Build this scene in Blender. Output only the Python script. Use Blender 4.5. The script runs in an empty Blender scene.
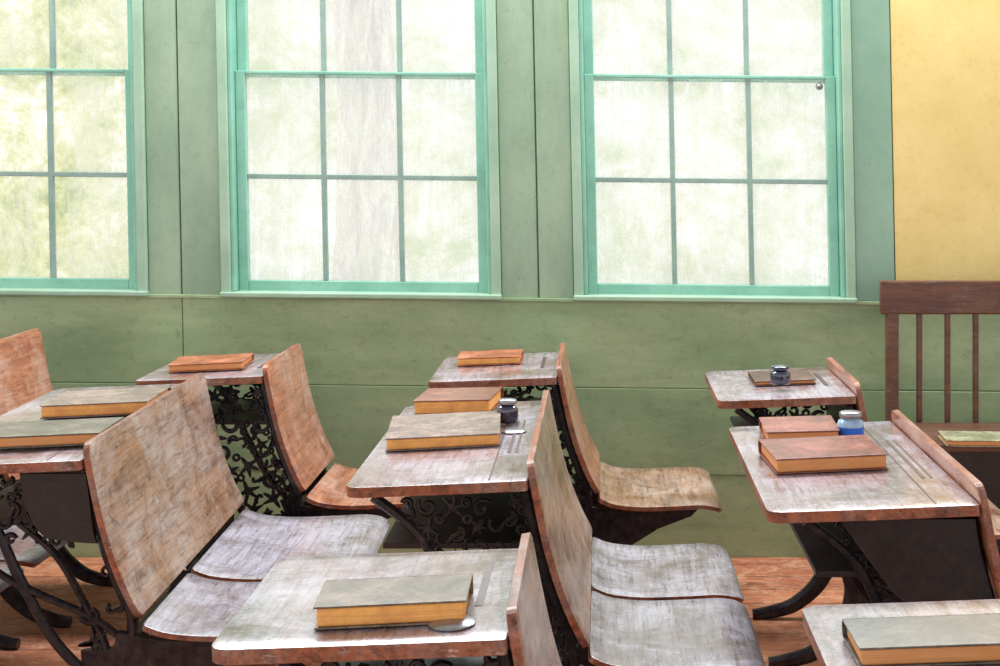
import bpy, bmesh, math, random
from mathutils import Vector, Matrix
random.seed(7)
scene = bpy.context.scene
COL = scene.collection
scene.view_settings.view_transform = 'Standard'
F = 1500.0; VX, VY, H = 600.0, 150.0, 1.45
DW = 5.34

def lin(c):
    r = []
    for v in c[:3]:
        v = v/255.0
        r.append(v/12.92 if v <= 0.04045 else ((v+0.055)/1.055)**2.4)
    return (r[0], r[1], r[2], 1.0)

# ------------------------------------------------------------ materials
def new_mat(name):
    m = bpy.data.materials.new(name); m.use_nodes = True
    nt = m.node_tree
    b = nt.nodes['Principled BSDF']
    return m, nt, b

def coords(nt, scale, rnd=True):
    tc = nt.nodes.new('ShaderNodeTexCoord')
    mp = nt.nodes.new('ShaderNodeMapping')
    mp.inputs['Scale'].default_value = scale
    nt.links.new(tc.outputs['Object'], mp.inputs['Vector'])
    if rnd:
        oi = nt.nodes.new('ShaderNodeObjectInfo')
        mul = nt.nodes.new('ShaderNodeMath'); mul.operation = 'MULTIPLY'; mul.inputs[1].default_value = 37.0
        nt.links.new(oi.outputs['Random'], mul.inputs[0])
        nt.links.new(mul.outputs[0], mp.inputs['Location'])
    return mp.outputs[0]

def noise(nt, vec, scale, detail=5, rough=0.6, dist=0.0):
    n = nt.nodes.new('ShaderNodeTexNoise')
    n.inputs['Scale'].default_value = scale
    n.inputs['Detail'].default_value = detail
    n.inputs['Roughness'].default_value = rough
    n.inputs['Distortion'].default_value = dist
    nt.links.new(vec, n.inputs['Vector'])
    return n.outputs['Fac']

def ramp(nt, fac, stops):
    r = nt.nodes.new('ShaderNodeValToRGB')
    els = r.color_ramp.elements
    while len(els) < len(stops): els.new(0.5)
    for e, (p, c) in zip(els, stops):
        e.position = p; e.color = c
    nt.links.new(fac, r.inputs[0])
    return r.outputs[0]

def mix(nt, fac, a, b, mode='MIX'):
    m = nt.nodes.new('ShaderNodeMix'); m.data_type = 'RGBA'; m.blend_type = mode
    for s, v in ((m.inputs[0], fac), (m.inputs[6], a), (m.inputs[7], b)):
        if isinstance(v, (int, float)): s.default_value = v
        elif isinstance(v, tuple): s.default_value = v
        else: nt.links.new(v, s)
    return m.outputs[2]

def bump(nt, b, h, strength=0.3, dist=0.002):
    bp = nt.nodes.new('ShaderNodeBump'); bp.inputs['Strength'].default_value = strength
    bp.inputs['Distance'].default_value = dist
    nt.links.new(h, bp.inputs['Height']); nt.links.new(bp.outputs[0], b.inputs['Normal'])

BL = (0, 0, 0, 1); WH = (1, 1, 1, 1)
def wood(name, c1, c2, wearc, wear=0.5, r0=0.3, r1=0.55, axis='y', coat=0.0, stain=0.6, wamt=0.9, soft=0.10, spec=0.5, scr=0.85, scuff=0.5):
    m, nt, b = new_mat(name)
    sc = (22, 1.6, 22) if axis == 'y' else (1.6, 22, 22)
    g = coords(nt, sc); o = coords(nt, (1, 1, 1))
    gf = noise(nt, g, 1.5, 9, 0.7, 0.6)
    col = ramp(nt, gf, [(0.36, lin(c1)), (0.62, lin(c2))])
    w = noise(nt, o, 5.0, 12, 0.72, 0.5)
    p = 0.64-wear*0.3
    wf = ramp(nt, w, [(max(0, p-soft), BL), (p+soft, (wamt,)*3+(1,))])
    w2 = noise(nt, g, 3.5, 10, 0.85, 0.3)
    wf2 = ramp(nt, w2, [(0.42, (0.3, 0.3, 0.3, 1)), (0.54, WH)])
    wf = mix(nt, 1.0, wf, wf2, 'MULTIPLY')
    col = mix(nt, wf, col, lin(wearc))
    s = noise(nt, o, 9, 10, 0.76, 1.0)
    sf = ramp(nt, s, [(0.32, (0.36, 0.29, 0.28, 1)), (0.46, WH)])
    col = mix(nt, stain, col, sf, 'MULTIPLY')
    gs = coords(nt, (80, 4, 80) if axis == 'y' else (4, 80, 80))
    s2 = noise(nt, gs, 2.0, 6, 0.75, 0.3)
    col = mix(nt, scr, col, ramp(nt, s2, [(0.36, (0.40, 0.33, 0.31, 1)), (0.46, WH)]), 'MULTIPLY')
    if scuff:
        s3 = noise(nt, coords(nt, (7, 30, 30)), 2.2, 8, 0.8, 1.0)
        col = mix(nt, ramp(nt, s3, [(0.58, BL), (0.66, (scuff,)*3+(1,))]), col, lin((218, 210, 214)))
    nt.links.new(col, b.inputs['Base Color'])
    rf = ramp(nt, w, [(0.35, (r0,)*3+(1,)), (0.65, (r1,)*3+(1,))])
    nt.links.new(rf, b.inputs['Roughness'])
    b.inputs['Specular IOR Level'].default_value = spec
    if coat:
        b.inputs['Coat Weight'].default_value = coat
        cr = ramp(nt, s, [(0.35, (0.10,)*3+(1,)), (0.6, (0.28,)*3+(1,))])
        nt.links.new(cr, b.inputs['Coat Roughness'])
    bump(nt, b, s2, 0.35, 0.0012)
    return m

def paint(name, c1, c2, rough=0.55, scl=3.0, dirt=(70, 75, 55), dirtamt=0.35, str_=(1, 1, 1), bmp=0.15, sheen=None):
    m, nt, b = new_mat(name)
    o = coords(nt, str_); o1 = coords(nt, (1, 1, 1))
    n1 = noise(nt, o1, scl, 8, 0.65, 0.3)
    col = ramp(nt, n1, [(0.34, lin(c1)), (0.64, lin(c2))])
    if sheen:
        n3 = noise(nt, o, scl*0.8, 10, 0.72, 0.2)
        col = mix(nt, ramp(nt, n3, [(0.42, BL), (0.68, (0.85,)*3+(1,))]), col, lin(sheen))
    n2 = noise(nt, o1, scl*12, 8, 0.85, 0.4)
    f = ramp(nt, n2, [(0.32, (dirtamt,)*3+(1,)), (0.47, BL)])
    col = mix(nt, f, col, lin(dirt))
    nt.links.new(col, b.inputs['Base Color'])
    b.inputs['Roughness'].default_value = rough
    bump(nt, b, n2, bmp, 0.002)
    return m

M = {}
M['top'] = wood('worn_desktop_wood', (96, 64, 56), (142, 106, 96), (178, 168, 182), 0.58, 0.16, 0.36, coat=0.8, stain=0.65, spec=0.7, scuff=0.45)
M['back'] = wood('worn_backrest_wood', (118, 78, 58), (178, 136, 108), (190, 174, 166), 0.42, 0.22, 0.40, stain=0.9, coat=0.5, scuff=0.55)
M['back_red'] = wood('varnished_backrest_wood', (152, 84, 60), (200, 132, 100), (212, 178, 162), 0.28, 0.22, 0.42, coat=0.4, scuff=0.4)
M['seat'] = wood('worn_seat_wood', (108, 90, 86), (152, 138, 138), (190, 186, 200), 0.58, 0.16, 0.36, coat=0.8, stain=0.75, spec=0.7, scuff=0.5)
M['seat_brown'] = wood('brown_seat_wood', (122, 80, 58), (182, 138, 106), (200, 180, 166), 0.38, 0.20, 0.42, coat=0.5, scuff=0.4)
M['edge'] = wood('orange_edge_wood', (92, 48, 34), (170, 96, 60), (156, 128, 116), 0.30, 0.3, 0.5)
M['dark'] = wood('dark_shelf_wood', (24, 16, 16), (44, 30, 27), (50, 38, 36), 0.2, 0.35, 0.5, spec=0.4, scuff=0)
M['bench'] = wood('dark_bench_wood', (74, 44, 34), (114, 70, 50), (110, 86, 72), 0.2, 0.35, 0.55, 'x', scuff=0.15)
M['green'] = paint('green_wainscot_paint', (122, 148, 110), (146, 170, 128), 0.38, 2.2, (104, 112, 80), 0.55, (0.7, 1, 2.6), sheen=(178, 194, 152))
M['greenv'] = paint('green_board_paint', (122, 148, 122), (144, 170, 142), 0.5, 2.2, (104, 120, 96), 0.45, (2.6, 1, 0.6), sheen=(162, 182, 154))
M['teal'] = paint('teal_window_paint', (118, 174, 154), (144, 196, 176), 0.35, 5, (98, 142, 126), 0.4)
M['casing'] = paint('pale_casing_paint', (142, 174, 148), (162, 190, 166), 0.5, 5, (110, 140, 118), 0.4)
M['muntin'] = paint('muntin_paint', (122, 148, 140), (146, 170, 160), 0.45, 6, (100, 124, 116), 0.3)
M['tealb'] = paint('teal_board_paint', (120, 156, 134), (140, 172, 150), 0.5, 2.5, (106, 134, 114), 0.35, (2.5, 1, 0.5))
M['yellow'] = paint('yellow_plaster', (214, 190, 120), (226, 204, 138), 0.85, 3, (196, 168, 102), 0.6, bmp=0.5)

m, nt, b = new_mat('cast_iron'); M['iron'] = m
o = coords(nt, (1, 1, 1)); n = noise(nt, o, 40, 5)
nt.links.new(ramp(nt, n, [(0.35, lin((32, 30, 35))), (0.62, lin((58, 54, 58))), (0.75, lin((92, 72, 64)))]), b.inputs['Base Color'])
b.inputs['Metallic'].default_value = 0.5; b.inputs['Roughness'].default_value = 0.24

# floor planks
m, nt, b = new_mat('floor_planks'); M['floor'] = m
v = coords(nt, (1, 1, 1), False)
br = nt.nodes.new('ShaderNodeTexBrick')
br.inputs['Scale'].default_value = 1.0; br.inputs['Brick Width'].default_value = 2.4
br.inputs['Row Height'].default_value = 0.15; br.inputs['Mortar Size'].default_value = 0.0035
br.inputs['Color1'].default_value = lin((192, 122, 88)); br.inputs['Color2'].default_value = lin((168, 100, 72))
br.inputs['Mortar'].default_value = lin((86, 50, 36)); br.inputs['Bias'].default_value = 0.0
nt.links.new(v, br.inputs['Vector'])
g = coords(nt, (3.5, 8, 1), False)
gn = noise(nt, g, 3.5, 10, 0.9, 1.6)
c = mix(nt, 1.0, br.outputs[0], ramp(nt, gn, [(0.38, (0.36, 0.27, 0.24, 1)), (0.54, (1.12, 1.07, 1.0, 1))]), 'MULTIPLY')
w_ = noise(nt, coords(nt, (1, 1.6, 1), False), 11, 10, 0.9, 0.8)
c = mix(nt, ramp(nt, w_, [(0.49, BL), (0.58, (0.65,)*3+(1,))]), c, lin((226, 176, 142)))
nt.links.new(c, b.inputs['Base Color']); b.inputs['Roughness'].default_value = 0.5
bump(nt, b, gn, 0.6, 0.004)

# dirty glass
m, nt, b = new_mat('dirty_glass'); M['glass'] = m
nt.nodes.remove(b); out = nt.nodes['Material Output']
o = coords(nt, (1, 1, 1)); ov = coords(nt, (16, 1, 0.7))
n1 = noise(nt, ov, 2.5, 7, 0.72, 0.3); n2 = noise(nt, o, 45, 6, 0.85); n5 = noise(nt, o, 5, 5, 0.65)
f1 = ramp(nt, n1, [(0.42, (0.06,)*3+(1,)), (0.66, (0.34,)*3+(1,))])
f2 = ramp(nt, n2, [(0.50, BL), (0.68, (0.22,)*3+(1,))])
f3 = ramp(nt, n5, [(0.42, BL), (0.72, (0.16,)*3+(1,))])
f = mix(nt, 1.0, mix(nt, 1.0, f1, f2, 'ADD'), f3, 'ADD')
tr = nt.nodes.new('ShaderNodeBsdfTransparent'); tl = nt.nodes.new('ShaderNodeBsdfTranslucent')
tr.inputs[0].default_value = (0.98, 0.99, 0.99, 1)
tl.inputs[0].default_value = (0.96, 0.96, 0.97, 1)
ms = nt.nodes.new('ShaderNodeMixShader')
nt.links.new(f, ms.inputs[0]); nt.links.new(tr.outputs[0], ms.inputs[1]); nt.links.new(tl.outputs[0], ms.inputs[2])
gl = nt.nodes.new('ShaderNodeBsdfGlossy'); gl.inputs['Roughness'].default_value = 0.1
ms2 = nt.nodes.new('ShaderNodeMixShader'); ms2.inputs[0].default_value = 0.04
nt.links.new(ms.outputs[0], ms2.inputs[1]); nt.links.new(gl.outputs[0], ms2.inputs[2])
nt.links.new(ms2.outputs[0], out.inputs[0])

def simple(name, c, rough=0.5, metal=0.0, var=0.15, scl=25):
    m, nt, b = new_mat(name)
    o = coords(nt, (1, 1, 1)); n = noise(nt, o, scl, 6, 0.7)
    c1 = tuple(max(0, x*(1-var)) for x in c); c2 = tuple(min(255, x*(1+var)) for x in c)
    nt.links.new(ramp(nt, n, [(0.3, lin(c1)), (0.7, lin(c2))]), b.inputs['Base Color'])
    b.inputs['Roughness'].default_value = rough; b.inputs['Metallic'].default_value = metal
    return m
def pages(name, c):
    m, nt, b = new_mat(name)
    v = coords(nt, (6, 6, 700)); n = noise(nt, v, 1.0, 3, 0.6)
    o = coords(nt, (1, 1, 1)); n2 = noise(nt, o, 22, 6, 0.7)
    col = ramp(nt, n, [(0.3, lin(tuple(x*0.86 for x in c))), (0.62, lin(c))])
    col = mix(nt, ramp(nt, n2, [(0.42, BL), (0.62, (0.6,)*3+(1,))]), col, lin((210, 136, 76)))
    nt.links.new(col, b.inputs['Base Color'])
    b.inputs['Roughness'].default_value = 0.75
    return m
M['page'] = pages('orange_page_edges', (254, 184, 100))
M['page_tan'] = pages('tan_page_edges', (226, 156, 98))
M['metal'] = simple('tarnished_metal', (150, 148, 152), 0.3, 0.8)
M['inkdark'] = simple('dark_ink_glass', (40, 46, 66), 0.06)
M['inkdark'].node_tree.nodes['Principled BSDF'].inputs['Coat Weight'].default_value = 1.0
M['inkblue'] = simple('blue_ink_label', (36, 100, 200), 0.3)
M['inkglass'] = simple('pale_bottle_glass', (150, 180, 205), 0.1)
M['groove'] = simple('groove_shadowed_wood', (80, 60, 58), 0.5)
M['ochre'] = simple('yellow_ochre_paint', (236, 180, 60), 0.5)
def cover(c):
    m, nt, b = new_mat('book_cover_cloth')
    o = coords(nt, (1, 1, 1)); n = noise(nt, o, 11, 12, 0.85, 0.5); n2 = noise(nt, o, 70, 5, 0.8)
    col = ramp(nt, n, [(0.36, lin(tuple(x*0.55 for x in c))), (0.50, lin(c)), (0.64, lin(tuple(min(255, x*1.12+34) for x in c)))])
    col = mix(nt, 0.8, col, ramp(nt, n2, [(0.36, (0.5, 0.42, 0.38, 1)), (0.5, WH)]), 'MULTIPLY')
    nt.links.new(col, b.inputs['Base Color']); b.inputs['Roughness'].default_value = 0.32
    b.inputs['Coat Weight'].default_value = 0.2; b.inputs['Coat Roughness'].default_value = 0.2
    bump(nt, b, n2, 0.35, 0.001)
    return m

# ------------------------------------------------------------ mesh helpers
def obj_from(name, verts, faces, mats, midx=None, parent=None, smooth=False):
    me = bpy.data.meshes.new(name)
    me.from_pydata(verts, [], faces)
    for mm in mats: me.materials.append(mm)
    if midx:
        for p, i in zip(me.polygons, midx): p.material_index = i
    if smooth:
        for p in me.polygons: p.use_smooth = True
    bm = bmesh.new(); bm.from_mesh(me); bmesh.ops.recalc_face_normals(bm, faces=bm.faces); bm.to_mesh(me); bm.free()
    me.update()
    ob = bpy.data.objects.new(name, me); COL.objects.link(ob)
    if parent: ob.parent = parent
    return ob

def box_geo(x0, x1, y0, y1, z0, z1, off=0):
    v = [(x, y, z) for x in (x0, x1) for y in (y0, y1) for z in (z0, z1)]
    f = [(0, 1, 3, 2), (4, 6, 7, 5), (0, 4, 5, 1), (2, 3, 7, 6), (0, 2, 6, 4), (1, 5, 7, 3)]
    return v, [tuple(i+off for i in q) for q in f]

def shear(p):
    x, y, z = p
    return (x+0.02*(1.45-z), y, z-0.010*x if z > 0.02 else z)

def boxes(name, lst, mats, parent=None, bev=0.0, sh=False, kind=None, bseg=2):
    V, Fc, MI = [], [], []
    for e in lst:
        mi = e[6] if len(e) > 6 else 0
        v, f = box_geo(*e[:6], off=len(V)); V += v; Fc += f; MI += [mi]*6
    if sh: V = [shear(p) for p in V]
    ob = obj_from(name, V, Fc, mats, MI, parent)
    if bev:
        md = ob.modifiers.new('bev', 'BEVEL'); md.width = bev; md.segments = bseg; md.limit_method = 'ANGLE'
    if kind: ob['kind'] = kind
    return ob

def sheet(name, prof, t, W, r0, r1, mats, parent, y0=0.0, ns=26, ny=10, bev=0.003, dish=0.0):
    """prof: list (x,z) centre line; extruded along y with rounded end corners"""
    L = [0]
    for a, b_ in zip(prof, prof[1:]): L.append(L[-1]+math.dist(a, b_))
    T = L[-1]
    ss = []
    for r, end in ((r0, 0), (r1, 1)):
        k = [r*(1-math.cos(math.pi/2*i/6)) for i in range(7)] if r > 0 else [0]
        ss += k if end == 0 else [T-q for q in k]
    ss += [T*i/ns for i in range(ns+1)]
    ss = sorted(ss); s2 = [ss[0]]
    for s in ss:
        if s-s2[-1] > 0.0008: s2.append(s)
    ss = s2
    def P(s):
        for i in range(len(L)-1):
            if s <= L[i+1]+1e-9: break
        u = (s-L[i])/(L[i+1]-L[i])
        p1, p2 = prof[i], prof[i+1]
        p0 = prof[i-1] if i > 0 else (2*p1[0]-p2[0], 2*p1[1]-p2[1])
        p3 = prof[i+2] if i+2 < len(prof) else (2*p2[0]-p1[0], 2*p2[1]-p1[1])
        return tuple(0.5*((2*p1[k])+(-p0[k]+p2[k])*u+(2*p0[k]-5*p1[k]+4*p2[k]-p3[k])*u*u+(-p0[k]+3*p1[k]-3*p2[k]+p3[k])*u**3) for k in (0, 1))
    V, Fc, MI = [], [], []
    for side in (1, -1):
        for s in ss:
            a = P(max(0, s-0.002)); c_ = P(min(T, s+0.002))
            dx, dz = c_[0]-a[0], c_[1]-a[1]; l = math.hypot(dx, dz); n = (-dz/l, dx/l)
            p = P(s); hw = W/2
            if r0 > 0 and s < r0: hw = W/2-r0+math.sqrt(max(0, r0*r0-(r0-s)**2))
            if r1 > 0 and T-s < r1: hw = W/2-r1+math.sqrt(max(0, r1*r1-(r1-(T-s))**2))
            for j in range(ny+1):
                yy = -hw+2*hw*j/ny
                dd = dish*(1-(yy/(W/2))**2)*math.sin(math.pi*s/T)
                V.append((p[0]+side*n[0]*t/2-n[0]*dd, y0+yy, p[1]+side*n[1]*t/2-n[1]*dd))
    S = len(ss); N = ny+1; off = S*N
    for i in range(S-1):
        for j in range(ny):
            a = i*N+j
            Fc.append((a, a+1, a+N+1, a+N)); MI.append(0)
            Fc.append((off+a, off+a+N, off+a+N+1, off+a+1)); MI.append(0)
    for j in range(ny):
        a = j; Fc.append((a, off+a, off+a+1, a+1)); MI.append(1)
        a = (S-1)*N+j; Fc.append((a, a+1, off+a+1, off+a)); MI.append(1)
    for i in range(S-1):
        a = i*N; Fc.append((a, a+N, off+a+N, off+a)); MI.append(1)
        a = i*N+ny; Fc.append((a, off+a, off+a+N, a+N)); MI.append(1)
    ob = obj_from(name, V, Fc, mats, MI, parent)
    md = ob.modifiers.new('bev', 'BEVEL'); md.width = bev; md.segments = 2; md.limit_method = 'ANGLE'; md.angle_limit = math.radians(50)
    for pl_ in ob.data.polygons: pl_.use_smooth = (pl_.material_index == 0)
    es = ob.modifiers.new('es', 'EDGE_SPLIT'); es.split_angle = math.radians(35)
    return ob

def lathe(name, prof, mats, parent=None, seg=28, midx=None):
    V, Fc, MI = [], [], []
    for r, z in prof:
        for k in range(seg):
            a = 2*math.pi*k/seg; V.append((r*math.cos(a), r*math.sin(a), z))
    for i in range(len(prof)-1):
        for k in range(seg):
            k2 = (k+1) % seg
            Fc.append((i*seg+k, i*seg+k2, (i+1)*seg+k2, (i+1)*seg+k)); MI.append(midx[i] if midx else 0)
    Fc.append(tuple(range(seg))); MI.append(0)
    Fc.append(tuple((len(prof)-1)*seg+k for k in range(seg))); MI.append(midx[-1] if midx else 0)
    ob = obj_from(name, V, Fc, mats, MI, parent, smooth=True)
    md = ob.modifiers.new('es', 'EDGE_SPLIT'); md.split_angle = math.radians(45)
    return ob

def empty(name, loc, label, cat, group=None, rz=0):
    e = bpy.data.objects.new(name, None); COL.objects.link(e)
    e.location = loc; e.rotation_euler = (0, 0, rz); e.empty_display_size = 0.1
    e['label'] = label; e['category'] = cat
    if group: e['group'] = group
    return e

# ------------------------------------------------------------ room
k = DW/F
X = lambda u: (u-VX)*k
Z = lambda v: H-(v-VY)*k
XL, XR, ZT = -4.2, 3.4, 3.1
wins = [(X(-111), X(122)), (X(243), X(475)), (X(595), X(829))]
zo0, zo1 = Z(299), 2.53
ys = 5.36
lst = [(XL, XR, ys, 5.52, -0.0, zo0)]
edges = [XL]
for a, b_ in wins: edges += [a-0.05, b_+0.05]
xs = X(893)
edges.append(xs)
for i in range(0, len(edges), 2): lst.append((edges[i], edges[i+1], ys, 5.52, zo0, zo1))
lst.append((XL, xs, ys, 5.52, zo1, ZT))
lst.append((xs, XR, ys, 5.52, zo0, ZT))
boxes('wall_back', lst, [M['green']], sh=True, kind='structure')
pl = boxes('wall_plaster', [(xs, XR, 5.335, 5.36, Z(281), ZT)], [M['yellow']], sh=True, kind='structure')
boxes('floor', [(XL, XR, -1.5, 5.52, -0.06, 0)], [M['floor']], kind='structure')
tn = [0]
def trim(lst, mat, bev=0.004):
    tn[0] += 1
    return boxes('trim_%d' % tn[0], lst, [M[mat]], bev=bev, sh=True, kind='structure')
g = 0.0022
co = 0.085
trim([(wins[0][1]+co, X(179)-g, DW, ys, zo0, ZT)], 'greenv')
trim([(X(179)+g, wins[1][0]-co, DW-0.004, ys, zo0, ZT)], 'greenv')
trim([(wins[1][1]+co, X(536)-g, DW, ys, zo0, ZT)], 'greenv')
trim([(X(536)+g, wins[2][0]-co, DW-0.004, ys, zo0, ZT)], 'greenv')
trim([(wins[2][1]+co, X(892), DW-0.008, ys, zo0, ZT)], 'tealb')
trim([(XL, wins[0][0]-co, DW, ys, zo0, ZT)], 'greenv')
trim([(XL, X(179)-g/2, DW, ys, Z(388)+g/2, zo0-0.004)], 'green', 0.003)
trim([(X(179)+g/2, X(893), DW, ys, Z(388)+g/2, zo0-0.004)], 'green', 0.003)
trim([(X(893)+g/2, XR, DW+0.004, ys, Z(388)+g, Z(282))], 'green')
trim([(XL, XR, DW-0.002, ys, Z(474)+0.0006, Z(388)-0.0006)], 'green', 0.002)
trim([(XL, XR, DW, ys, 0.0, Z(474)-0.0006)], 'green', 0.002)
trim([(XL, X(893), DW-0.010, ys, zo0-0.012, zo0+0.002)], 'green', 0.003)

for i, (a, b_) in enumerate(wins):
    w = bpy.data.objects.new('window_%d' % (i+1), None); COL.objects.link(w); w['kind'] = 'structure'
    zb, zm, zt = Z(285), Z(75), 2.47
    o0, o1 = a-0.05, b_+0.05
    boxes('casing', [(o0-0.034, o0, DW-0.02, 5.47, zo0, zo1+0.04), (o1, o1+0.034, DW-0.02, 5.47, zo0, zo1+0.04),
                     (o0-0.034, o1+0.034, DW-0.02, 5.47, zo1, zo1+0.04)], [M['casing']], w, 0.004, True)
    boxes('sill', [(o0-0.036, o1+0.036, DW-0.035, 5.47, zo0-0.004, zo0+0.014)], [M['casing']], w, 0.004, True)
    boxes('jamb', [(o0, o0+0.014, DW-0.005, 5.47, zo0+0.014, zo1), (o1-0.014, o1, DW-0.005, 5.47, zo0+0.014, zo1)], [M['teal']], w, 0.003, True)
    for nm, z0, z1, yy, bot in (('lower_sash', zb, zm, 5.385, 0.05), ('upper_sash', zm, zt, 5.425, 0.02)):
        top_ = 0.006 if bot > .04 else 0.02
        sl = [(o0+0.015, a, yy, yy+0.035, z0-bot+(0.004 if bot > .04 else 0), z1+top_), (b_, o1-0.015, yy, yy+0.035, z0-bot+(0.004 if bot > .04 else 0), z1+top_),
              (a, b_, yy, yy+0.035, z0-bot+0.004, z0), (a, b_, yy, yy+0.035, z1-0.006, z1+top_)]
        s = boxes(nm, sl, [M['teal']], w, 0.003, True)
        ml = []
        for q in (1, 2):
            xm = a+(b_-a)*q/3; ml.append((xm-0.0085, xm+0.0085, yy+0.006, yy+0.03, z0, z1))
        zc = (z0+z1)/2; ml.append((a, b_, yy+0.007, yy+0.029, zc-0.0085, zc+0.0085))
        boxes('muntins', ml, [M['muntin']], s, 0.002, True)
        boxes('glass', [(a, b_, yy+0.017, yy+0.019, z0, z1)], [M['glass']], s, 0, True)
    if i == 2:
        lathe('latch_knob', [(0.012, 0), (0.013, 0.004), (0.009, 0.012), (0.003, 0.015)], [M['metal']], w).matrix_local = Matrix.Translation((X(821), 5.384, Z(86))) @ Matrix.Rotation(math.radians(90), 4, 'X')

# ------------------------------------------------------------ outside trees
def tree(x, y, r, lean):
    V, Fc = [], []; seg = 30; n = 60
    for i in range(n+1):
        z = -1+7*i/n
        for q in range(seg):
            a = 2*math.pi*q/seg
            rr = r*(1.15-0.03*i/8)*(1+0.08*math.sin(3*a+1.6*z)+0.06*math.sin(2*z+0.7)+0.05*math.sin(9*a-5*z)+0.03*math.sin(7.3*z+a))
            V.append((x+lean*z+0.03*math.sin(1.3*z)+rr*math.cos(a), y+rr*math.sin(a), z))
    for i in range(n):
        for q in range(seg):
            q2 = (q+1) % seg; Fc.append((i*seg+q, i*seg+q2, (i+1)*seg+q2, (i+1)*seg+q))
    ob = obj_from('tree_trunk', V, Fc, [M['bark']], smooth=True)
    ob['label'] = 'tree trunk standing outside the windows, pale with painted haze'; ob['category'] = 'tree'; ob['group'] = 'trees outside the windows'
m, nt, b = new_mat('hazed_bark'); M['bark'] = m
bo = coords(nt, (5, 5, 0.9)); bn = noise(nt, bo, 3, 9, 0.75, 0.9)
nt.links.new(ramp(nt, bn, [(0.34, lin((206, 198, 206))), (0.60, lin((255, 252, 255)))]), b.inputs['Base Color']); b.inputs['Roughness'].default_value = 0.9  # haze over the backlit trunk is put into these near-white bark colours
tree(-1.60, 10.0, 0.185, 0.012)

# ------------------------------------------------------------ iron side frame mesh
def tube2d(V, Fc, pts, w, ty, closed=False):
    n = len(pts); base = len(V)
    for i, p in enumerate(pts):
        if closed: a, c_ = pts[i-1], pts[(i+1) % n]
        else: a, c_ = pts[max(0, i-1)], pts[min(n-1, i+1)]
        dx, dz = c_[0]-a[0], c_[1]-a[1]; l = math.hypot(dx, dz) or 1
        nx, nz = -dz/l, dx/l
        ww = w(i/(n-1)) if callable(w) else w
        for sx, sy in ((1, 0.5), (0.5, 1), (-0.5, 1), (-1, 0.5), (-1, -0.5), (-0.5, -1), (0.5, -1), (1, -0.5)):
            V.append((p[0]+nx*ww/2*sx, ty/2*sy, p[1]+nz*ww/2*sx))
    m_ = n if closed else n-1
    for i in range(m_):
        i2 = (i+1) % n
        for q in range(8):
            q2 = (q+1) % 8
            Fc.append((base+i*8+q, base+i*8+q2, base+i2*8+q2, base+i2*8+q))
    if not closed:
        Fc.append(tuple(base+q for q in range(8))); Fc.append(tuple(base+(n-1)*8+q for q in range(8)))
def smoothpts(P, m_=8):
    out = []
    for i in range(len(P)-1):
        p0 = P[max(0, i-1)]; p1 = P[i]; p2 = P[i+1]; p3 = P[min(len(P)-1, i+2)]
        for j in range(m_):
            u = j/m_
            out.append(tuple(0.5*((2*p1[q])+(-p0[q]+p2[q])*u+(2*p0[q]-5*p1[q]+4*p2[q]-p3[q])*u*u+(-p0[q]+3*p1[q]-3*p2[q]+p3[q])*u**3) for q in (0, 1)))
    out.append(P[-1]); return out
left = smoothpts([(-0.33, 0.725), (-0.23, 0.64), (-0.16, 0.50), (-0.09, 0.37), (-0.02, 0.29)])
right = smoothpts([(-0.012, 0.735), (0.010, 0.64), (0.035, 0.55), (0.065, 0.47), (0.090, 0.41), (0.085, 0.33), (0.06, 0.28)])
poly = left+right[::-1]
def inside(p):
    c_ = False
    for i in range(len(poly)):
        a, b_ = poly[i], poly[i-1]
        if (a[1] > p[1]) != (b_[1] > p[1]) and p[0] < (b_[0]-a[0])*(p[1]-a[1])/(b_[1]-a[1])+a[0]: c_ = not c_
    return c_
def dedge(p):
    d = 9
    for i in range(len(poly)):
        a, b_ = poly[i], poly[i-1]
        vx, vz = b_[0]-a[0], b_[1]-a[1]; l = vx*vx+vz*vz or 1e-9
        t = max(0, min(1, ((p[0]-a[0])*vx+(p[1]-a[1])*vz)/l))
        d = min(d, math.hypot(p[0]-a[0]-t*vx, p[1]-a[1]-t*vz))
    return d
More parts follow.
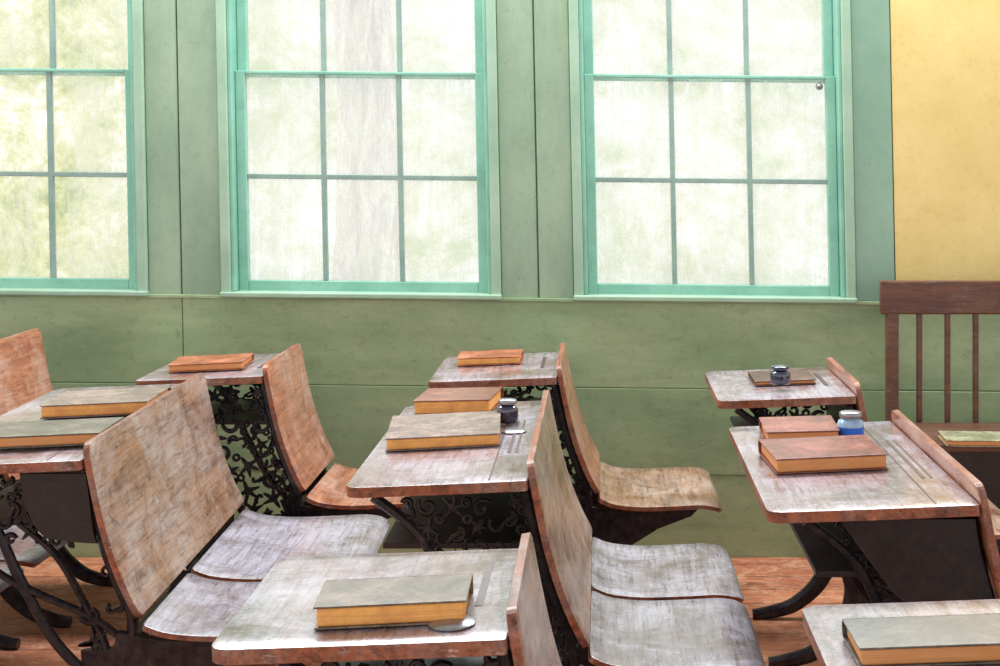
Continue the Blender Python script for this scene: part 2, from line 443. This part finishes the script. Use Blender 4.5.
def make_frame(seed, open_low):
    rr_ = random.Random(seed)
    V, Fc = [], []
    tube2d(V, Fc, left, 0.020, 0.024); tube2d(V, Fc, right, 0.022, 0.024)
    tube2d(V, Fc, [(-0.35, 0.742), (-0.2, 0.744), (0.0, 0.746)], 0.016, 0.03)
    circ = []
    for tgt, tries in ((0.026, 350), (0.019, 1200), (0.014, 2500), (0.0095, 3000)):
        for _ in range(tries):
            p = (rr_.uniform(-0.35, 0.11), rr_.uniform(0.28, 0.735))
            if not inside(p): continue
            d = dedge(p)-0.004
            for c_ in circ:
                d = min(d, math.hypot(p[0]-c_[0], p[1]-c_[1])-c_[2])
                if d < tgt*0.9: break
            if d >= tgt*0.9: circ.append((p[0], p[1], min(d, tgt*1.15)+0.0015))
    for i, (cx, cz, R) in enumerate(circ):
        if open_low and cz < 0.56 and not (cx > -0.03 and i % 2):
            continue
        if R < 0.012:
            tube2d(V, Fc, [(cx+R*0.8*math.cos(a), cz+R*0.8*math.sin(a)) for a in [2*math.pi*q/9 for q in range(9)]], 0.008, 0.012, True)
            continue
        a0 = rr_.uniform(0, 6.28)
        typ = rr_.random()
        if typ < 0.35:
            sg = 1 if i % 2 else -1; N_ = 18
            pts = []
            for q in range(N_):
                u = q/(N_-1); r = R*(1.05-0.80*u**0.8); a = a0+sg*u*2*math.pi*0.95
                pts.append((cx+r*math.cos(a), cz+r*math.sin(a)))
            tube2d(V, Fc, pts, lambda u: 0.007+0.007*math.sin(math.pi*min(1, u*1.1)) if u < 0.85 else 0.012, 0.013)
        elif typ < 0.75:
            for kx in (-1.0, -0.35, 0.35, 1.0):
                a = a0+kx
                bx, bz = cx-R*1.0*math.cos(a0), cz-R*1.0*math.sin(a0)
                mx, mz = cx+R*0.1*math.cos(a+kx*0.8), cz+R*0.1*math.sin(a+kx*0.8)
                ex, ez = cx+R*1.2*math.cos(a+kx*0.4), cz+R*1.2*math.sin(a+kx*0.4)
                tube2d(V, Fc, smoothpts([(bx, bz), (mx, mz), (ex, ez)], 4), lambda u: 0.004+0.009*math.sin(math.pi*u), 0.012)
        else:
            pts = []
            for q in range(21):
                u = q/20*2-1
                r = R*0.55*(1-0.25*abs(u))
                ccx = cx+math.copysign(R*0.5, u)*math.cos(a0); ccz = cz+math.copysign(R*0.5, u)*math.sin(a0)
                th = a0+(math.pi if u > 0 else 0)+u*4.2
                pts.append((ccx+r*math.cos(th), ccz+r*math.sin(th)))
            tube2d(V, Fc, pts, lambda u: 0.007+0.004*abs(2*u-1), 0.013)
    lf = smoothpts([(-0.02, 0.30), (0.0, 0.22), (-0.03, 0.12), (-0.11, 0.045), (-0.20, 0.018), (-0.24, 0.014)])
    rf = smoothpts([(0.07, 0.30), (0.05, 0.22), (0.08, 0.12), (0.16, 0.045), (0.24, 0.018), (0.28, 0.014)])
    tube2d(V, Fc, lf, lambda u: 0.062-0.034*u, 0.03); tube2d(V, Fc, rf, lambda u: 0.062-0.034*u, 0.03)
    tube2d(V, Fc, [(0.02, 0.34), (0.025, 0.26), (0.025, 0.15)], 0.085, 0.022)
    tube2d(V, Fc, smoothpts([(-0.03, 0.11), (0.025, 0.15), (0.08, 0.11)]), 0.02, 0.018)
    if open_low:
        tube2d(V, Fc, smoothpts([(-0.27, 0.56), (-0.19, 0.50), (-0.10, 0.455), (0.0, 0.41), (0.07, 0.36)]), 0.014, 0.018)
        tube2d(V, Fc, smoothpts([(-0.16, 0.62), (-0.08, 0.55), (-0.02, 0.45), (0.03, 0.35), (0.04, 0.28)]), 0.014, 0.018)
    me_o = obj_from('iron_frame', V, Fc, [M['iron']]); me = me_o.data
    bpy.data.objects.remove(me_o)
    return me
FRAME = make_frame(3, False)
FRAME_OPEN = make_frame(5, True)
# seat bracket
V, Fc = [], []
prof = [(0.06, 0.372), (0.16, 0.352), (0.30, 0.352), (0.42, 0.358), (0.40, 0.338), (0.30, 0.30), (0.22, 0.25), (0.17, 0.19), (0.10, 0.17), (0.03, 0.20), (0.04, 0.30)]
n = len(prof)
for yy in (-0.011, 0.011): V += [(p[0], yy, p[1]) for p in prof]
Fc = [tuple(range(n)), tuple(range(2*n-1, n-1, -1))]+[(i, (i+1) % n, n+(i+1) % n, n+i) for i in range(n)]
me_o = obj_from('seat_bracket', V, Fc, [M['iron']]); BRK = me_o.data
bpy.data.objects.remove(me_o)

# ------------------------------------------------------------ desks
BACKP = [(0.0, 0.805), (0.016, 0.72), (0.036, 0.63), (0.060, 0.55), (0.088, 0.48), (0.118, 0.422)]
SEATP = [(0.122, 0.400), (0.17, 0.382), (0.25, 0.374), (0.36, 0.377), (0.43, 0.380), (0.475, 0.372), (0.49, 0.358)]
DESKS = []
def desk(xb, yn, yf, double, label, bm='back', sm='seat', zs=1.0, rz=0.0, lt=0.42, sx=1.0, split=0.5, side=0):
    W = yf-yn
    e = empty('school_desk', (xb, (yn+yf)/2, 0), label, 'desk', 'old schoolroom desks with attached seats', rz)
    e.scale = (1, 1, zs)
    DESKS.append((xb, yn, yf, lt, zs))
    sheet('desktop', [(-lt, 0.745), (-lt/2, 0.752), (-0.004, 0.760)], 0.022, W, 0.03, 0.008, [M['top'], M['edge']], e, ns=8)
    if double:
        gw = 0.40
        gl_ = [(-0.064, -0.056, -gw/2, gw/2, 0.7665, 0.7697), (-0.046, -0.041, -gw/2, gw/2, 0.767, 0.7703), (-0.086, -0.083, -W/2+0.02, W/2-0.02, 0.7655, 0.7688)]
    else:
        gw = 0.24
        gl_ = [(-0.062, -0.050, -gw/2+0.04, gw/2+0.04, 0.7665, 0.7698)]
    boxes('pen_groove', gl_, [M['groove']], e)
    sheet('backrest', BACKP, 0.015, W*0.985, 0.035, 0.02, [M[bm], M['edge']], e)
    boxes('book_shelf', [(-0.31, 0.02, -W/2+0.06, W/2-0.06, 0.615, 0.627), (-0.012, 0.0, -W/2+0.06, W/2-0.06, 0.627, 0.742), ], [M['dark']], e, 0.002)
    if side:
        V = []
        if side == 1: pr = smoothpts([(-0.27, 0.735), (-0.20, 0.64), (-0.15, 0.58), (-0.10, 0.565), (0.02, 0.57)], 5)+[(0.012, 0.60), (-0.005, 0.735)]
        else: pr = smoothpts([(-0.15, 0.735), (-0.135, 0.66), (-0.10, 0.60), (-0.04, 0.585), (0.02, 0.58)], 5)+[(0.012, 0.60), (-0.005, 0.735)]
        yb = -W/2+0.040
        for yy in (yb-0.006, yb+0.006): V += [(p[0], yy, p[1]) for p in pr]
        nn = len(pr)
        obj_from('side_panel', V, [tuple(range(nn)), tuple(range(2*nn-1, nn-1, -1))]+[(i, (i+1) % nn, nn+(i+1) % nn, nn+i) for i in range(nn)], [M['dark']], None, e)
    segs = [(-W/2, -W/2+W*split), (-W/2+W*split, W/2)] if double else [(-W/2, W/2)]
    sp = [(0.122+(p[0]-0.122)*sx, p[1]) for p in SEATP]
    for a, b_ in segs:
        sheet('seat', sp, 0.013, b_-a-0.025, 0.015, 0.045, [M[sm], M['edge']], e, y0=(a+b_)/2, dish=0.004)
    fy = [-W/2+0.06, W/2-0.06]
    for y_ in fy:
        fr = bpy.data.objects.new('iron_frame', FRAME_OPEN if side == 2 else FRAME); COL.objects.link(fr); fr.parent = e; fr.location = (0, y_, 0)
    for y_ in (fy+[0.0] if double else fy):
        fr = bpy.data.objects.new('seat_bracket', BRK); COL.objects.link(fr); fr.parent = e; fr.location = (0, y_, 0.006)
    boxes('cross_bar', [(0.04, 0.07, fy[0], fy[1], 0.30, 0.325)], [M['iron']], e, 0.004)
    return e
# wall row
desk(-1.89, 4.50, 5.05, False, 'single school desk with reddish curved wooden backrest and iron frame', 'back_red', 'seat_brown', 1.06)
dA = desk(-1.01, 4.50, 5.03, False, 'single school desk with orange-brown backrest, ornate iron side by the wall', 'back_red', 'back_red', lt=0.39)
pg = lathe('peg', [(0.004, 0), (0.012, 0.006), (0.016, 0.03), (0.014, 0.07), (0.010, 0.10), (0.006, 0.118), (0.002, 0.12)], [M['ochre']], dA)
pg.location = (-0.125, -0.215, 0.335); pg['label'] = 'yellow ochre peg'
desk(-0.125, 4.48, 5.05, False, 'single school desk with brown seat and ornate cast iron frame', 'back_red', 'seat_brown', lt=0.39)
desk(0.712, 4.14, 4.70, False, 'single school desk with an inkwell on top, near the bench', 'back_red', 'seat_brown', lt=0.385)
# middle row (double)
desk(-1.97, 3.35, 4.42, True, 'double school desk with pale worn seats', 'back', 'seat')
desk(-1.145, 3.28, 4.38, True, 'double school desk with large scuffed backrest and two books', 'back', 'seat', rz=math.radians(1.5), sx=1.15, split=0.40, side=2)
desk(-0.145, 3.08, 4.07, True, 'double school desk with greyed top, stacked books and pale worn seats', 'back', 'seat', lt=0.38)
desk(0.732, 2.87, 3.76, True, 'double school desk with greyed top and blue ink bottle', 'back_red', 'seat', lt=0.41, side=1)
# near row
desk(-0.125, 2.08, 2.56, False, 'single school desk with greyed worn top and one grey book', 'back', 'seat')
desk(0.725, 1.80, 2.285, False, 'single school desk with pale worn top and olive book', 'back', 'seat')

# ------------------------------------------------------------ books
TILT = -math.atan(0.015/0.416)
def ztop(x, d):
    best = None
    for xb, yn, yf, lt, zs in DESKS:
        if xb-lt-0.12 <= x <= xb+0.02 and yn-0.06 <= d <= yf+0.1:
            best = (0.745+0.0113+(x-xb+lt)/(lt-0.004)*0.015)*zs
    return best if best else 0.766
def book(u0, u1, vb, z, dep, t, cc, pm, label, rz=0.0, ondesk=True, lift=0.0):
    d = (H-z)*F/(vb-VY)
    x0, x1 = (u0-VX)*d/F, (u1-VX)*d/F
    w = x1-x0
    if ondesk: z = ztop((x0+x1)/2, d+0.03)+0.0012+lift
    e = empty('book', ((x0+x1)/2, d+dep/2, z), label, 'book', 'old hardback books on the desks', rz)
    if ondesk: e.rotation_euler = (0, TILT, rz)
    c = 0.0030
    lst = [(-w/2, w/2, -dep/2, dep/2, 0, c), (-w/2, w/2, -dep/2, dep/2, t-c, t)]
    cov = boxes('cover', lst, [cc], e)
    bmm = bmesh.new(); bmm.from_mesh(cov.data)
    ns = 8
    r = t/2
    prev = None
    for q in range(ns+1):
        a = math.pi/2-math.pi*q/ns
        off_o = 0.45*r*math.cos(a); zo = r+r*math.sin(a); zi = r+(r-c)*math.sin(a); off_i = 0.45*(r-c)*math.cos(a)-0.001
        ring = [(-w/2, dep/2+off_o, zo), (w/2, dep/2+off_o, zo), (w/2, dep/2+off_i, zi), (-w/2, dep/2+off_i, zi)]
        vs = [bmm.verts.new(p) for p in ring]
        if prev:
            for j in range(4): bmm.faces.new((prev[j], prev[(j+1) % 4], vs[(j+1) % 4], vs[j]))
        prev = vs
    bmesh.ops.recalc_face_normals(bmm, faces=bmm.faces)
    for v_ in bmm.verts:
        if v_.co.y < -dep/2+0.001:
            v_.co.x *= 0.98
    bmm.to_mesh(cov.data); bmm.free()
    md = cov.modifiers.new('b', 'BEVEL'); md.width = 0.0015; md.segments = 3; md.limit_method = 'ANGLE'
    i_ = 0.004
    boxes('pages', [(-w/2+i_+0.002, w/2-i_-0.002, -dep/2+i_*0.6, dep/2, c, t-c)], [M[pm]], e, 0.004, bseg=4)
    return e, d
GREY = cover((134, 112, 102)); OLIVE = cover((112, 94, 74)); DARKG = cover((94, 84, 74)); BROWN = cover((128, 72, 50)); RED = cover((136, 70, 56)); ORG = cover((164, 92, 60)); DKB = cover((86, 52, 40))
book(311, 467, 627, 0.766, 0.135, 0.033, OLIVE, 'page', 'thick brown-olive hardback with orange page edges', math.radians(2))
book(858, 1040, 664, 0.766, 0.125, 0.028, DARKG, 'page_tan', 'olive hardback book lying on pale desktop')
book(380, 497, 448, 0.766, 0.30, 0.030, GREY, 'page', 'large grey hardback with orange page edges', math.radians(4))
book(415, 495, 414, 0.766, 0.21, 0.038, BROWN, 'page', 'thick reddish brown hardback with orange page edges', math.radians(-5))
book(165, 241, 370, 0.770, 0.20, 0.024, ORG, 'page_tan', 'orange-brown thin book on desk by the wall', math.radians(4), lift=0.002)
book(456, 521, 364, 0.768, 0.17, 0.026, ORG, 'page', 'small orange-brown book on desk by the wall')
book(755, 817, 386, 0.764, 0.20, 0.014, DKB, 'page_tan', 'thin dark brown book beneath an inkwell')
book(772, 888, 471, 0.766, 0.22, 0.033, RED, 'page_tan', 'reddish brown hardback with worn cover', math.radians(3))
book(767, 843, 443, 0.766, 0.20, 0.030, RED, 'page_tan', 'smaller reddish brown book behind another book', math.radians(-2))
book(37, 146, 418, 0.766, 0.24, 0.034, GREY, 'page', 'grey hardback with orange page edges', math.radians(3), lift=0.002)
book(-30, 98, 450, 0.766, 0.20, 0.028, DARKG, 'page_tan', 'large olive-grey hardback on the double desk', math.radians(3), lift=0.004)

# ------------------------------------------------------------ inkwells, bottles
def inkwell(u, vb, z, s, label, mat, lab=None, lift=0.0, hs=1.0, capm=None):
    d = (H-z)*F/(vb-VY); x = (u-VX)*d/F; d += 0.02
    e = empty('ink_bottle' if lab else 'inkwell', (x, d, ztop(x, d)+0.003+lift), label, 'ink bottle' if lab else 'inkwell')
    p = [(0.024*s, 0), (0.028*s, 0.004*s), (0.029*s, 0.008*s), (0.029*s, 0.030*s), (0.0285*s, 0.038*s), (0.026*s, 0.044*s), (0.018*s, 0.048*s), (0.016*s, 0.052*s)]
    p = [(a, b_*hs) for a, b_ in p]
    mi = [0, 0, 1, 0, 0, 0, 0, 0] if lab else None
    lathe('glass_body', p, [mat, M['inkblue']] if lab else [mat], e, midx=mi)
    lathe('cap', [(a*(1.25 if hs < 1 else 1), b_*hs) for a, b_ in [(0.019*s, 0.0515*s), (0.020*s, 0.054*s), (0.020*s, 0.061*s), (0.018*s, 0.064*s), (0.004*s, 0.066*s)]], [capm or M['metal']], e)
    return e
inkwell(852, 440, 0.770, 1.08, 'small glass ink bottle with blue label', M['inkglass'], True, hs=0.92)
inkwell(507, 424, 0.770, 0.94, 'round dark glass inkwell beside the books', M['inkdark'], hs=0.95)
inkwell(781, 386, 0.779, 1.02, 'squat dark inkwell standing on a thin book', M['inkdark'], lift=0.015, hs=0.80, capm=M['inkdark'])
def lid(u, v, z, r):
    e = lathe('inkwell_cover', [(r, 0), (r, 0.002), (r*0.85, 0.005), (r*0.3, 0.0065), (0.001, 0.007)], [M['metal']])
    d = (H-z)*F/(v-VY); x = (u-VX)*d/F; e.location = (x, d, ztop(x, d)+0.001); e.rotation_euler = (0, TILT, 0)
    e['label'] = 'flat round metal inkwell cover on desktop'; e['category'] = 'inkwell cover'; e['group'] = 'metal inkwell covers'
lid(452, 622, 0.7715, 0.034); lid(514, 431, 0.7715, 0.030)

# ------------------------------------------------------------ bench
e = empty('bench', (0, 0, 0), 'dark wooden settle with spindle back against the wall', 'bench')
boxes('top_rail', [(0.965, 2.05, 5.15, 5.185, 0.885, 1.000)], [M['bench']], e, 0.006)
for x_ in (0.985, 1.98):
    boxes('back_post', [(x_, x_+0.042, 5.15, 5.188, 0, 0.89)], [M['bench']], e, 0.005)
    boxes('front_leg', [(x_, x_+0.045, 4.78, 4.825, 0, 0.49)], [M['dark']], e, 0.005)
xx = 1.09
while xx < 1.95:
    boxes('spindle', [(xx, xx+0.02, 5.16, 5.175, 0.50, 0.89)], [M['bench']], e, 0.004); xx += 0.097
boxes('seat', [(0.975, 2.06, 4.76, 5.15, 0.49, 0.515)], [M['bench']], e, 0.006)
boxes('underseat_shade', [(1.03, 1.98, 4.79, 4.81, 0.02, 0.49)], [M['dark']], e, 0.003)  # dark sheet down to the floor, stands in for shade under the seat
book(948, 1030, 447, 0.5165, 0.16, 0.02, cover((160, 160, 126)), 'page_tan', 'pale green book lying on the bench seat', math.radians(-4), ondesk=False)

# ------------------------------------------------------------ world
wd = bpy.data.worlds.new('World'); scene.world = wd; wd.use_nodes = True
nt = wd.node_tree; bg = nt.nodes['Background']
tc = nt.nodes.new('ShaderNodeTexCoord')
sep = nt.nodes.new('ShaderNodeSeparateXYZ'); nt.links.new(tc.outputs['Generated'], sep.inputs[0])
n1 = noise(nt, tc.outputs['Generated'], 24, 12, 0.85, 0.3)
fol = ramp(nt, n1, [(0.38, (0.40, 0.48, 0.17, 1)), (0.46, (0.80, 0.82, 0.36, 1)), (0.53, (1.08, 1.02, 0.70, 1)), (0.60, (1.45, 1.45, 1.45, 1))])
n2 = noise(nt, tc.outputs['Generated'], 16, 12, 0.80, 0.3)
pl2 = ramp(nt, n2, [(0.39, (0.74, 0.82, 0.56, 1)), (0.47, (0.98, 1.0, 0.84, 1)), (0.55, (1.15, 1.16, 1.16, 1)), (0.64, (1.45, 1.45, 1.45, 1))])
mr = nt.nodes.new('ShaderNodeMapRange'); mr.inputs[1].default_value = -0.34; mr.inputs[2].default_value = -0.20
mr.inputs[3].default_value = 0.0; mr.inputs[4].default_value = 0.95
nt.links.new(sep.outputs[0], mr.inputs[0])
pale = mix(nt, mr.outputs[0], fol, pl2)
my = nt.nodes.new('ShaderNodeMapRange'); my.inputs[1].default_value = 0.1; my.inputs[2].default_value = 0.6
nt.links.new(sep.outputs[1], my.inputs[0])
mz = nt.nodes.new('ShaderNodeMapRange'); mz.inputs[1].default_value = 0.1; mz.inputs[2].default_value = 0.7
nt.links.new(sep.outputs[2], mz.inputs[0])
fill = mix(nt, mz.outputs[0], (1.50, 1.45, 1.38, 1), (0.46, 0.46, 0.50, 1))
fin = mix(nt, my.outputs[0], fill, pale)
nt.links.new(fin, bg.inputs[0]); bg.inputs[1].default_value = 1.0

def area(name, loc, rot, sx, sy, power, col):
    l = bpy.data.lights.new(name, 'AREA'); l.shape = 'RECTANGLE'; l.size = sx; l.size_y = sy; l.energy = power; l.color = col
    ob = bpy.data.objects.new(name, l); COL.objects.link(ob); ob.location = loc; ob.rotation_euler = rot
    return ob
area('added_window_fill', (-0.4, 5.0, 3.0), (math.radians(-50), 0, 0), 4.5, 0.9, 240, (0.93, 0.97, 1.0))  # added area light above the view, stands in for daylight from the window tops

# ------------------------------------------------------------ camera
cam = bpy.data.cameras.new('camera'); co_ = bpy.data.objects.new('camera', cam); COL.objects.link(co_)
co_.location = (0, 0, H); co_.rotation_euler = (math.radians(90), 0, 0)
cam.sensor_width = 36; cam.lens = 36*F/1000
cam.shift_x = -(VX-500)/1000; cam.shift_y = -(333-VY)/1000
cam.dof.use_dof = False
scene.camera = co_
